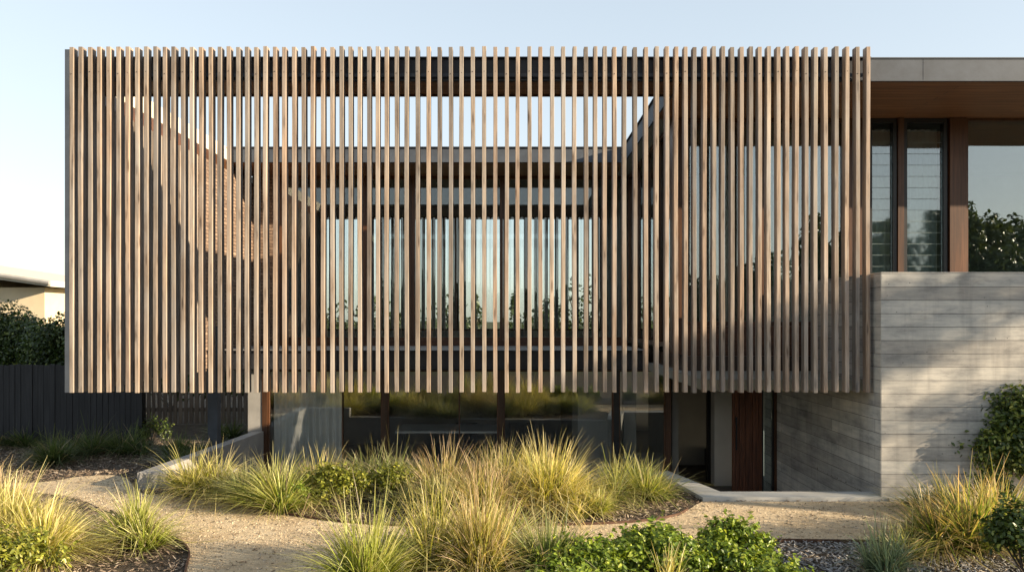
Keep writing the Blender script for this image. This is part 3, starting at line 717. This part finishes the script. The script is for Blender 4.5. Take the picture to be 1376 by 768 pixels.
# hedge bushes behind black fence
shrub('hedge_bush', X(20,6.2), 6.2, 1.25, 1.0, 1.3, 26, .034, (.02,.04,.01), (.07,.11,.025), (.18,.22,.06), 'dense dark green hedge bush rising behind the black fence at the left edge', 'hedge bushes behind the black fence', per=5200, zc=1.15, shell=.6)
shrub('hedge_bush', X(80,5.6), 5.6, .9, .8, 1.15, 20, .034, (.02,.04,.01), (.07,.11,.025), (.18,.22,.06), 'dark green hedge bush behind the black fence beside the screen', 'hedge bushes behind the black fence', per=5200, zc=1.15, shell=.6)
shrub('hedge_bush', X(-60,6.5), 6.5, 1.3, 1.0, 1.25, 20, .034, (.018,.035,.01), (.05,.085,.022), None, 'hedge bush left of the frame behind the black fence', 'hedge bushes behind the black fence', per=3500, zc=1.1)
for i, (px, yy, h_) in enumerate(((230,8.5,.9),(290,8.8,.9),(340,8.3,.9))):
    shrub('hedge_bush', X(px,yy), yy, .8, .6, h_*.7, 12, .04, (.03,.05,.015), (.09,.13,.035), None, ['low bush seen through the left part of the picket fence','low bush seen through the middle of the picket fence','low bush seen through the right part of the picket fence'][i], 'bushes behind the picket fence', per=2500)

# ------------------------------------------------------------------ planting
MG = 'tussock grasses in the middle bed'; LG = 'tussock grasses in the left bed'; FG = 'tussock grasses in the front bed'; DG = 'dark strappy plants in the shade by the left fence'; RG = 'tussock grasses by the concrete wall'
def T(px, py, *a, **k): x, y = G(px, py); return tuft('grass_clump', x, y, *a, **k)
# left bed
T(-5, 742, .66, .48, 2300, 'gold', 'huge golden grass clump at the left edge with pinkish tips', LG, w=.0036, stalks=.1)
T(52, 752, .60, .40, 2000, 'gold', 'large yellow green grass clump right of the huge one at the left edge', LG, w=.0036)
T(-30, 700, .66, .46, 1500, 'pink', 'pale tipped grass rising behind the huge clump at the left edge', LG)
T(178, 735, .52, .32, 620, 'green', 'upright yellow green grass clump alone by the curved edging', LG, w=.0042, stiff=.8, stalks=.14, base_r=.05)
T(196, 741, .42, .20, 320, 'green', 'short bright green grass tuft at the foot of the lone clump', LG, w=.0042, stiff=.85, base_r=.05)
# middle bed
T(292, 664, .52, .42, 900, 'gold', 'low arching grass against the corner of the concrete upstand', MG)
T(392, 682, .56, .50, 1400, 'green', 'wide arching green grass in front of the pleated curtain', MG)
T(455, 672, .46, .36, 700, 'pink', 'pinkish grass behind the leafy yellow green shrub', MG)
T(500, 654, .60, .40, 900, 'olive', 'grey green spiky grass in front of the second brown post', MG, w=.003)
T(590, 672, .60, .48, 1100, 'pink', 'reddish tipped grass below the white table', MG, stalks=.14)
T(640, 668, .50, .40, 800, 'pink', 'reddish tipped grass right of the one below the white table', MG, stalks=.12)
T(735, 684, .68, .44, 2200, 'gold', 'tallest golden grass clump in the middle bed', MG, w=.0036, stalks=.12)
T(680, 688, .58, .40, 1000, 'pink', 'loose straw coloured grass at the left foot of the tallest clump', MG)
T(800, 694, .40, .19, 420, 'green', 'small bright lime grass tuft right of the tallest clump', MG, w=.0036, stiff=.8, base_r=.05)
T(856, 668, .60, .33, 1300, 'green', 'rounded lime grass clump next to the courtyard kerb', MG, w=.0036, stiff=.7)
T(838, 676, .42, .34, 500, 'olive', 'low dull grass left of the rounded lime clump', MG)
T(545, 650, .4, .36, 450, 'olive', 'short grey green grass in the gap before the white table', MG)
T(770, 662, .45, .36, 600, 'olive', 'dark grass behind the tallest golden clump', MG)
T(345, 672, .44, .36, 700, 'olive', 'short dull grass between the low arching one and the wide arching green one', MG)
T(425, 668, .50, .34, 600, 'gold', 'golden grass rising behind the yellow green leafy shrub, right of the curtain edge', MG, stalks=.15)
T(560, 684, .40, .34, 500, 'olive', 'low dull grass right of the leafy yellow green shrubs', MG)
T(612, 690, .48, .36, 800, 'green', 'low green grass at the path edge below the white table', MG)
T(668, 652, .52, .36, 600, 'olive', 'grey green grass before the third brown post', MG, stalks=.15)
T(712, 658, .62, .40, 800, 'gold', 'golden grass directly behind the tallest clump', MG, stalks=.15)
T(770, 694, .42, .30, 500, 'gold', 'short golden grass between the tallest clump and the lime tuft', MG)
# front bed
T(505, 795, .64, .40, 800, 'green', 'sparse fine green grass at the bottom left of the front bed', FG, w=.0032, stalks=.2, stiff=.75)
T(590, 775, .66, .36, 850, 'gold', 'golden grass at the bottom centre', FG, stalks=.15)
T(625, 785, .74, .28, 600, 'pink', 'straw stalks rising at the bottom centre', FG, stiff=.8, stalks=.3)
T(645, 745, .56, .30, 700, 'green', 'yellow green grass behind the straw stalks', FG, stiff=.6)
T(728, 775, .56, .38, 900, 'olive', 'dark green grass beside the bright ground cover shrubs', FG, w=.0036)
T(905, 800, .30, .14, 120, 'gold', 'few straw stalks at the bottom edge among the ground cover', FG, stiff=.9, stalks=.5)
# right side
T(1188, 772, .40, .18, 380, 'blue', 'small blue green grass tuft in the grey mulch', FG, w=.0034, stiff=.75, base_r=.06)
T(1222, 752, .34, .26, 420, 'olive', 'low olive grass between the blue green tuft and the rusty one', RG)
T(1288, 738, .62, .42, 1900, 'rust', 'large rust tipped grass clump in front of the concrete wall', RG, w=.0045, stiff=.55, stalks=.1)
T(1352, 725, .62, .44, 1000, 'rust', 'rust tipped grass clump at the right edge', RG, w=.0042)
T(1262, 690, .50, .34, 600, 'olive', 'grey green grass behind the rust tipped clump against concrete', RG)
# shaded left
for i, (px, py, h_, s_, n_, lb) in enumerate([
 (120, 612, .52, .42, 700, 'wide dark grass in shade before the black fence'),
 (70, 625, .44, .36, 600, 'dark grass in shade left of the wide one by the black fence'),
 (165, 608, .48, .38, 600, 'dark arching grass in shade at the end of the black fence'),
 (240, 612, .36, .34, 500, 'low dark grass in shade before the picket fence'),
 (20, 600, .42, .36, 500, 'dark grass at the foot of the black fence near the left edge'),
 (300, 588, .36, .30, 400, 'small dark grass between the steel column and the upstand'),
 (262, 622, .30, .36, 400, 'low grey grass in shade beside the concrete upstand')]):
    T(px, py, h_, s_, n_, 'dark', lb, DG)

# leafy shrubs
def SH(px, py, rx, ry, rz, nl, size, a, b, c, label, group, **k):
    x, y = G(px, py); return shrub('leafy_shrub', x, y, rx, ry, rz, nl, size, a, b, c, label, group, **k)
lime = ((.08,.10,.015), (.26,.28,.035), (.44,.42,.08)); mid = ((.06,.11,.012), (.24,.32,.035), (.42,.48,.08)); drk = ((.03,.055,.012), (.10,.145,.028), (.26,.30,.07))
SH(452, 682, .44, .24, .32, 30, .018, *lime, 'small leaved yellow green shrub in the middle bed', None, per=13000, up=.8, shell=.9, sub=.32, zc=.2)
SH(525, 678, .36, .22, .30, 26, .018, *lime, 'smaller yellow green shrub right of its neighbour in the middle bed', None, per=13000, up=.8, shell=.9, sub=.32, zc=.2)
SH(398, 688, .22, .18, .18, 10, .015, *mid, 'very low green shrub under the wide arching green grass', None, per=26000)
SH(8, 788, .50, .32, .30, 34, .019, *lime, 'low olive yellow shrub in the bottom left corner', None, per=12000, up=.9, shell=.9, sub=.32, zc=.18)
GC = 'bright green ground cover shrubs in the front bed'
SH(785, 780, .52, .36, .27, 34, .021, *mid, 'bright ground cover shrub left of the other two at the bottom', GC, per=17000, up=.9, shell=.8, sub=.3, zc=.10)
SH(885, 770, .54, .42, .30, 38, .022, *mid, 'bright ground cover shrub in the centre of the row at the bottom', GC, per=17000, up=.9, shell=.8, sub=.3, zc=.11)
SH(985, 762, .44, .38, .32, 34, .022, *mid, 'bright ground cover shrub reaching up at the right end of the row', GC, per=17000, up=.9, shell=.8, sub=.3, zc=.11)
SH(760, 812, .36, .3, .18, 18, .021, *mid, 'low ground cover shrub cut by the bottom edge', GC, per=15000, up=.9, shell=.8, sub=.3, zc=.08)
SH(1050, 800, .34, .28, .17, 18, .021, *mid, 'sparse ground cover shrub before the grey mulch', GC, per=9000, up=.9, shell=.8, sub=.3, zc=.08)
SH(1352, 668, .66, .5, .82, 52, .028, *drk, 'dense glossy dark green shrub against the concrete wall at the right edge', None, per=9500, zc=.60, shell=.8, pc=.25, sub=.42, up=.7)
SH(1385, 795, .40, .4, .42, 34, .022, *drk, 'dark green fine leaved shrub in the bottom right corner', None, per=9000, zc=.30, up=.8, shell=.9, sub=.32)
SH(1335, 700, .28, .25, .3, 12, .02, *drk, 'small dark shrub between the grass clumps at the right', None, per=14000)
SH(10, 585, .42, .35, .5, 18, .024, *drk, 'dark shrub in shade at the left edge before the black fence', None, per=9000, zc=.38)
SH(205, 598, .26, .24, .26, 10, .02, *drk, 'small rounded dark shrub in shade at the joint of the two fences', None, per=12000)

# ------------------------------------------------------------------ distant trees: behind the house, and across the garden behind the camera
lab_b = ['broad tree far behind the house, left of the others', 'rounded tree seen low through the upper courtyard windows', 'dark tree beyond the rear battens', 'wide bushy tree behind the house']
k = 0
for px, yy, h_, cr, shp in ((330,48,4.2,2.6,'round'),(400,52,3.6,2.4,'round'),(455,44,3.7,2.0,'round'),(510,50,4.2,2.4,'round'),(560,46,3.9,1.2,'cone'),(600,50,4.0,2.6,'round'),(640,45,4.6,1.1,'cone'),(690,48,4.3,1.3,'cone'),(725,52,4.6,2.6,'round'),(770,42,5.2,1.3,'cone'),(805,50,5.6,2.5,'round'),(860,48,4.4,2.5,'round')):
    tree('distant_tree', X(px,yy), yy, h_, cr, ['rounded','pointed'][shp == 'cone']+' dark tree seen through the upper windows beyond the rear battens', ['rounded','pointed'][shp == 'cone']+' trees beyond the rear of the house', n=12, per=70, size=.16, trunk_h=.12, shape=shp)
for i in range(50):
    xx = (-62+i*4.2 if i < 19 else 17+(i-19)*1.9)+random.uniform(-1.5,1.5)
    tree('garden_tree', xx, -50+random.uniform(-5,5), (random.uniform(5.2,7.4) if xx < 22 else random.uniform(9.0,11.0)), random.uniform(3.2,4.6), 'tall bushy tree of the row across the garden, seen mirrored in the windows', 'row of trees mirrored in the windows', n=26, per=120, size=.2, trunk_h=.03)

# big tree right of the frame whose crown shades the lower right of the facade
AZ, EL = 69.5, 14.5
sun = Vector((math.sin(R(AZ))*math.cos(R(EL)), -math.cos(R(AZ))*math.cos(R(EL)), math.sin(R(EL))))
st = empty('shade_tree', (17.6, -6.0, 0)); tag(st, 'spreading tree just right of the frame, its shade falling on the facade', 'tree')
targets = [(3.9,2.05,.50),(3.2,1.75,.50),(3.5,1.45,.42),(2.5,1.55,.44),(1.8,1.45,.36),(1.1,1.33,.26),(2.8,1.2,.35),(4.6,2.15,.36),(5.3,2.12,.34),(4.3,1.7,.3),(6.1,2.2,.33),(2.0,1.1,.25),(6.6,1.5,.12),(4.5,.85,.32),(5.1,.95,.2),(5.7,.75,.3),(4.9,.45,.35),(5.6,.3,.4)]
lob = []
for (tx, tz, rad) in targets:
    dd = 14.2+rng.uniform(-1.2, 1.2); p = Vector((tx, 0, tz))+sun*dd
    lob.append((p.x-17.6, p.y+6.0, p.z, rad*1.1, rad*1.1, rad*.85))
P, Q = lobes_cloud(lob, 2000, .8); v, f, co = leaves(P, Q, .05, leafcols(len(P), (.03,.06,.015), (.08,.12,.03)), aspect=.5)
npmesh('crown', v, f, len(f), co, M['leaf'], st)
mb = MB(); mb.tube((0,0,-.1),(.1,.2,2.2),.2,.15,10); mb.tube((.1,.2,2.2),(0,0,4.9),.15,.06,8)
for l in lob: mb.tube((.06,.1,min(2.4, l[2]*.7)), l[:3], .035, .01, 5)
mb.build('trunk', M['bark'], st, smooth=True)

# ------------------------------------------------------------------ light, sky, camera
w = bpy.data.worlds.new('World'); scene.world = w; w.use_nodes = True; nt = w.node_tree
bg = nt.nodes['Background']; sky = nt.nodes.new('ShaderNodeTexSky'); sky.sky_type = 'NISHITA'; sky.sun_disc = False
sky.sun_elevation = R(EL); sky.sun_rotation = math.atan2(sun.x, sun.y); sky.air_density = 1.0; sky.dust_density = 1.0; sky.ozone_density = 1.0
hs = nt.nodes.new('ShaderNodeHueSaturation'); hs.inputs['Saturation'].default_value = .95; hs.inputs['Value'].default_value = 1.46; gm = nt.nodes.new('ShaderNodeGamma'); gm.inputs[1].default_value = .42; nt.links.new(sky.outputs[0], gm.inputs[0]); nt.links.new(gm.outputs[0], hs.inputs['Color']); nt.links.new(hs.outputs[0], bg.inputs[0]); bg.inputs[1].default_value = .15
sl = bpy.data.lights.new('sun', 'SUN'); sl.energy = 4.7; sl.angle = R(.5); sl.color = (1, .82, .58)
so = bpy.data.objects.new('sun', sl); C.objects.link(so); so.rotation_euler = sun.to_track_quat('Z', 'Y').to_euler()
cam = bpy.data.cameras.new('camera'); co_ = bpy.data.objects.new('camera', cam); C.objects.link(co_); scene.camera = co_
co_.location = (0, -D, H); co_.rotation_euler = (R(90), 0, 0); cam.lens = 28; cam.sensor_width = 36; cam.sensor_fit = 'HORIZONTAL'
cam.shift_y = (430-384)/1376; cam.clip_start = .1; cam.clip_end = 3000
scene.render.resolution_x = 1024; scene.render.resolution_y = 571
scene.view_settings.view_transform = 'Standard'; scene.view_settings.look = 'None'; scene.view_settings.gamma = 1; scene.view_settings.exposure = 1.4
scene.cycles.transparent_max_bounces = 32; scene.cycles.max_bounces = 8
